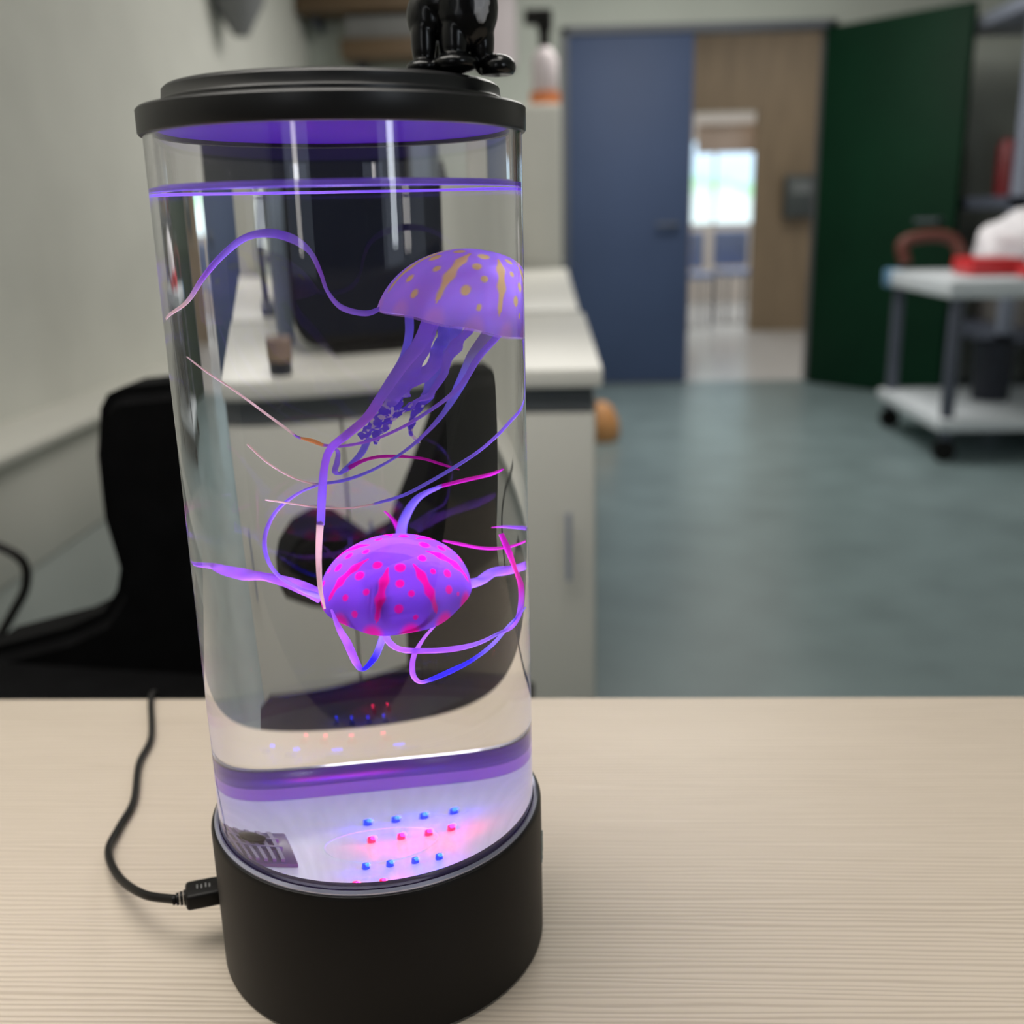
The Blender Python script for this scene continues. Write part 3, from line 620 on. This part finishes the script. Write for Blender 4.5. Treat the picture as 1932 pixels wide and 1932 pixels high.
# tentacle paths: x, y, z, width, colour key
TENT = {
 'U': [
  ('tentacle', [(-0.0438,0.0,0.2241,0.00088,'s'),(-0.0358,0.005,0.2286,0.00103,'s'),(-0.0306,0.01,0.2361,0.00133,'v'),(-0.0264,0.01,0.2422,0.00162,'p'),(-0.0219,0.005,0.247,0.00192,'p'),(-0.0169,0.0,0.2484,0.00251,'p'),(-0.0118,-0.005,0.2468,0.00251,'p'),(-0.0079,-0.008,0.243,0.00133,'p'),(-0.0058,-0.01,0.2371,0.00103,'v'),(-0.0045,-0.01,0.2318,0.00088,'p'),(-0.0014,-0.008,0.227,0.00162,'p'),(0.0041,-0.005,0.2249,0.00177,'p'),(0.0081,-0.003,0.2263,0.00118,'p')]),
  ('tentacle', [(0.0138,0.012,0.2235,0.00206,'b'),(0.0136,0.012,0.217,0.00206,'b'),(0.0122,0.01,0.2107,0.00177,'b'),(0.01,0.008,0.2061,0.00147,'b')]),
  ('tentacle', [(0.0196,-0.01,0.2231,0.00383,'p'),(0.0168,-0.012,0.216,0.00383,'p'),(0.0118,-0.014,0.2091,0.00324,'p'),(0.0071,-0.015,0.2017,0.00265,'p'),(0.0033,-0.017,0.1958,0.00265,'v'),(-0.0021,-0.018,0.1908,0.00236,'v'),(-0.0063,-0.02,0.1873,0.00206,'v'),(-0.0083,-0.022,0.1822,0.00206,'v'),(-0.0096,-0.025,0.1732,0.00221,'p'),(-0.0104,-0.027,0.1659,0.00206,'p'),(-0.0106,-0.027,0.1654,0.00192,'s'),(-0.0116,-0.03,0.1566,0.00162,'s'),(-0.0118,-0.03,0.1467,0.00133,'s'),(-0.011,-0.03,0.1401,0.00059,'s')]),
  ('oral_arm', [(0.0199,0.0,0.2216,0.0031,'p'),(0.0166,0.0,0.2122,0.00351,'p'),(0.0129,0.0,0.2043,0.00413,'p'),(0.0094,0.0,0.1985,0.00351,'p'),(0.0071,0.0,0.1949,0.00351,'d'),(0.0044,0.0,0.1909,0.00351,'d'),(0.0023,0.0,0.1878,0.00268,'d'),(0.0014,0.0,0.1858,0.00124,'d')]),
  ('oral_arm', [(0.022,0.006,0.2202,0.00268,'b'),(0.0208,0.006,0.2138,0.00371,'b'),(0.0192,0.004,0.2083,0.00413,'p'),(0.0156,0.003,0.2043,0.00454,'p'),(0.012,0.003,0.2007,0.00371,'p'),(0.0101,0.003,0.1976,0.0031,'d'),(0.0076,0.003,0.1919,0.0033,'d'),(0.0051,0.003,0.1868,0.00227,'d'),(0.0044,0.003,0.1841,0.00083,'d')]),
  ('oral_arm', [(0.0287,-0.004,0.2193,0.00289,'p'),(0.0256,-0.005,0.2145,0.0031,'p'),(0.0227,-0.005,0.2082,0.00206,'p'),(0.0197,-0.006,0.2013,0.00186,'p'),(0.0156,-0.006,0.198,0.00165,'p'),(0.013,-0.006,0.1961,0.00165,'d'),(0.0097,-0.006,0.1937,0.00165,'d'),(0.0066,-0.006,0.1915,0.00083,'d')]),
  ('oral_arm', [(0.0241,0.01,0.2194,0.00413,'b'),(0.0227,0.01,0.2133,0.00351,'b'),(0.021,0.01,0.2067,0.00268,'b'),(0.0179,0.01,0.1994,0.0031,'b'),(0.0156,0.01,0.1951,0.00268,'d'),(0.0137,0.01,0.1913,0.00206,'d'),(0.0127,0.01,0.1871,0.00124,'d'),(0.0143,0.01,0.1823,0.00062,'d')]),
  ('tentacle', [(0.0373,-0.006,0.2172,0.00206,'p'),(0.0313,-0.006,0.2106,0.00192,'p'),(0.0272,-0.008,0.2034,0.00162,'p'),(0.0235,-0.01,0.1994,0.00133,'p'),(0.0169,-0.01,0.1944,0.00103,'p'),(0.0109,-0.01,0.1906,0.00088,'v'),(0.0036,-0.01,0.1874,0.00088,'v'),(-0.0036,-0.01,0.1861,0.00088,'v'),(-0.0075,-0.01,0.1866,0.00088,'v'),(-0.0083,-0.01,0.1868,0.00103,'o'),(-0.0105,-0.01,0.1881,0.00133,'o'),(-0.0131,-0.01,0.1891,0.00074,'o'),(-0.0135,-0.01,0.1892,0.00074,'p'),(-0.0147,-0.01,0.1901,0.00059,'v'),(-0.0154,-0.01,0.1909,0.00074,'s'),(-0.0211,-0.005,0.1964,0.00074,'s'),(-0.0276,0.0,0.2031,0.00059,'s'),(-0.0333,0.0,0.2085,0.00059,'s'),(-0.0379,0.0,0.2131,0.00044,'s')]),
  ('tentacle', [(0.0317,0.012,0.2159,0.00383,'g'),(0.028,0.012,0.2089,0.00354,'g'),(0.0248,0.01,0.2005,0.00265,'b'),(0.0212,0.008,0.1926,0.00147,'b'),(0.0161,0.006,0.1857,0.00103,'p'),(0.0102,0.003,0.1804,0.00088,'b'),(0.0031,0.0,0.1763,0.00088,'b'),(-0.0034,-0.002,0.1741,0.00103,'b'),(-0.0088,-0.003,0.1736,0.00103,'b'),(-0.0113,-0.003,0.1738,0.00059,'s'),(-0.016,-0.003,0.1761,0.00059,'s'),(-0.0213,-0.003,0.1808,0.00059,'s'),(-0.0257,-0.003,0.1867,0.00059,'s')]),
  ('tentacle', [(0.0404,0.01,0.2128,0.00118,'p'),(0.045,0.0,0.1959,0.00118,'p'),(0.0388,-0.005,0.1886,0.00118,'p'),(0.0314,-0.008,0.182,0.00103,'p'),(0.023,-0.01,0.1766,0.00118,'b'),(0.0161,-0.012,0.1728,0.00118,'b'),(0.0107,-0.012,0.17,0.00103,'b'),(0.0042,-0.012,0.1682,0.00088,'b'),(0.0026,-0.012,0.1678,0.00059,'s'),(-0.0033,-0.012,0.1671,0.00059,'s'),(-0.0104,-0.012,0.1679,0.00059,'s'),(-0.0171,-0.012,0.1695,0.00059,'s'),(-0.0232,-0.012,0.1709,0.00044,'s')]),
  ('tentacle', [(0.003,0.006,0.186,0.00177,'b'),(0.001,0.006,0.181,0.00177,'b'),(-0.0025,0.004,0.177,0.00147,'b'),(-0.0045,0.0,0.176,0.00118,'b'),(-0.0056,-0.003,0.1773,0.00147,'p'),(-0.0049,-0.003,0.1801,0.00147,'p'),(-0.0046,-0.005,0.1837,0.00103,'p'),(-0.0059,-0.01,0.1859,0.00074,'p')]),
  ('tentacle', [(-0.0032,0.004,0.1757,0.00088,'p'),(-0.0019,0.004,0.177,0.00133,'m'),(0.002,0.004,0.1792,0.00118,'m'),(0.007,0.004,0.1799,0.00103,'m'),(0.0147,0.002,0.179,0.00088,'m'),(0.0198,0.0,0.177,0.00088,'m'),(0.0245,0.0,0.1745,0.00044,'m')]),
 ],
 'L': [
  ('tentacle', [(-0.0101,0.008,0.1334,0.00442,'v'),(-0.0139,0.009,0.1363,0.00442,'v'),(-0.0182,0.012,0.1384,0.00354,'v'),(-0.0227,0.014,0.1399,0.00295,'v'),(-0.0269,0.016,0.1403,0.00413,'v'),(-0.0302,0.018,0.1411,0.00354,'v'),(-0.0321,0.02,0.1419,0.00236,'v'),(-0.0349,0.02,0.1414,0.00118,'v')]),
  ('tentacle', [(-0.0107,0.006,0.1343,0.00206,'b'),(-0.0157,0.005,0.1378,0.00133,'p'),(-0.0202,0.008,0.1418,0.00103,'p'),(-0.0225,0.008,0.1482,0.00103,'p'),(-0.0223,0.01,0.1549,0.00103,'p'),(-0.0196,0.01,0.1625,0.00088,'p'),(-0.0145,0.01,0.1681,0.00088,'p'),(-0.0089,0.008,0.1716,0.00088,'p')]),
  ('tentacle', [(0.0086,0.022,0.1478,0.00265,'b'),(0.0098,0.022,0.1551,0.00236,'b'),(0.0132,0.022,0.162,0.00192,'b'),(0.0182,0.02,0.1656,0.00133,'b'),(0.0192,0.02,0.166,0.00118,'m'),(0.0245,0.018,0.1676,0.00133,'m'),(0.0297,0.017,0.1687,0.00133,'m'),(0.0328,0.015,0.1703,0.00059,'m')]),
  ('tentacle', [(0.0089,0.022,0.1478,0.00147,'m'),(0.0082,0.022,0.1525,0.00133,'m'),(0.0071,0.022,0.1557,0.00088,'m'),(0.0054,0.022,0.1585,0.00044,'m')]),
  ('tentacle', [(0.0185,0.018,0.1475,0.00059,'m'),(0.0226,0.018,0.1455,0.00103,'m'),(0.0271,0.018,0.1432,0.00103,'m'),(0.0318,0.016,0.1426,0.00103,'m'),(0.039,0.01,0.1441,0.00088,'m')]),
  ('tentacle', [(0.0238,0.012,0.1326,0.00354,'p'),(0.0269,0.012,0.1332,0.00354,'p'),(0.0297,0.014,0.135,0.00324,'p'),(0.0331,0.014,0.1346,0.00324,'v'),(0.0379,0.012,0.1348,0.00354,'v')]),
  ('tentacle', [(0.029,0.02,0.1496,0.00044,'m'),(0.0318,0.02,0.1489,0.00088,'v'),(0.0388,0.012,0.1475,0.00118,'v')]),
  ('tentacle', [(0.0344,0.0,0.1514,0.00147,'m'),(0.0364,0.0,0.1449,0.00177,'m'),(0.0389,-0.002,0.1383,0.00147,'o2'),(0.0417,-0.004,0.1317,0.00295,'m'),(0.0416,-0.006,0.1249,0.00295,'v'),(0.0389,-0.008,0.1207,0.00177,'v'),(0.0346,-0.012,0.1204,0.00133,'p'),(0.0284,-0.014,0.1189,0.00147,'p'),(0.0211,-0.015,0.1186,0.00206,'v'),(0.0127,-0.016,0.1197,0.00206,'v'),(0.0075,-0.016,0.1211,0.00162,'v'),(0.0048,-0.015,0.124,0.00192,'p'),(0.0044,-0.014,0.127,0.00206,'p')]),
  ('tentacle', [(0.0439,-0.004,0.1244,0.00059,'b'),(0.0383,-0.008,0.1218,0.00118,'b'),(0.0328,-0.012,0.1171,0.00147,'b'),(0.0266,-0.014,0.1134,0.00147,'B'),(0.0208,-0.015,0.1111,0.00177,'B'),(0.0157,-0.016,0.1095,0.00162,'B'),(0.0125,-0.016,0.109,0.00118,'v'),(0.0108,-0.016,0.112,0.00147,'v'),(0.0112,-0.016,0.1177,0.00147,'v'),(0.0138,-0.014,0.1227,0.00103,'v'),(0.0173,-0.012,0.1268,0.00074,'v')]),
  ('tentacle', [(-0.0089,-0.012,0.1348,0.00059,'v'),(-0.0073,-0.012,0.1284,0.00162,'v'),(-0.0054,-0.014,0.1235,0.00221,'v'),(-0.0036,-0.014,0.1171,0.00206,'v'),(-0.002,-0.014,0.1145,0.00118,'B'),(0.0009,-0.013,0.1175,0.00177,'B'),(0.0026,-0.012,0.1212,0.00192,'b'),(0.0038,-0.01,0.1249,0.00177,'b')]),
 ],
}
for key, root in (('U', uj), ('L', lj)):
    for i, (nm, pts) in enumerate(TENT[key]):
        ribbon(nm, pts, root, M['arm'] if nm == 'oral_arm' else M['tent'], .55 if nm == 'oral_arm' else 0, i*1.7)

# ------------------------------------------------------------------ power cable with its plug
cb = thing('usb_cable', 'thin black power cable curving from the lamp base over the table edge', 'cable', (0, 0, 0))
obj('cord', tube([(-.162,.199,-.16),(-.1615,.1975,-.05),(-.1600,.1945,-.006),(-.1585,.1885,.0026),(-.1560,.1780,.0022),(-.141,.1386,.0022),(-.137,.1123,.0022),(-.1267,.0796,.0022),(-.1247,.0587,.0024),(-.1213,.0395,.0035),(-.1066,.0159,.008),(-.0883,-.0040,.015),(-.0735,-.0115,.0185)], .0016, 12, smooth=8), M['blackp'], cb)
d = Vector((.0165, .0058, .0012)).normalized(); p = Vector((-.0735, -.0115, .0185))
ang = math.atan2(d.y, d.x)
R3 = Matrix.Rotation(ang, 3, 'Z')
def place(bm):
    for v in bm.verts: v.co = p + R3 @ v.co
    return bm
bm = bmesh.new()
for k in range(4): lathe([(0, 0), (.0028-.0003*(3-k), 0), (.0028-.0003*(3-k), .0009), (0, .0009)], 16, bm, c=(0, 0, .0013*k))
for v in bm.verts: v.co = Vector((v.co.z-.001, v.co.x, v.co.y))
obj('strain_relief', place(bm), M['blackp'], cb)
bm = bmesh.new(); add_box(bm, (.0035, -.0052, -.0028), (.0175, .0052, .0034), .0014, 3)
pl = obj('plug', place(bm), M['blackp'], cb)
bm = bmesh.new()
for k, (u, v0, v1) in enumerate(((.0075, -.001, .0015), (.009, -.0012, .0012), (.0105, -.001, .0016), (.0118, -.0012, .001))): add_box(bm, (u, v0, .0034), (u+.0005, v1, .00345))
obj('mark', place(bm), mat('grey_print', (.18, .18, .18), .5, vary=.05), pl)
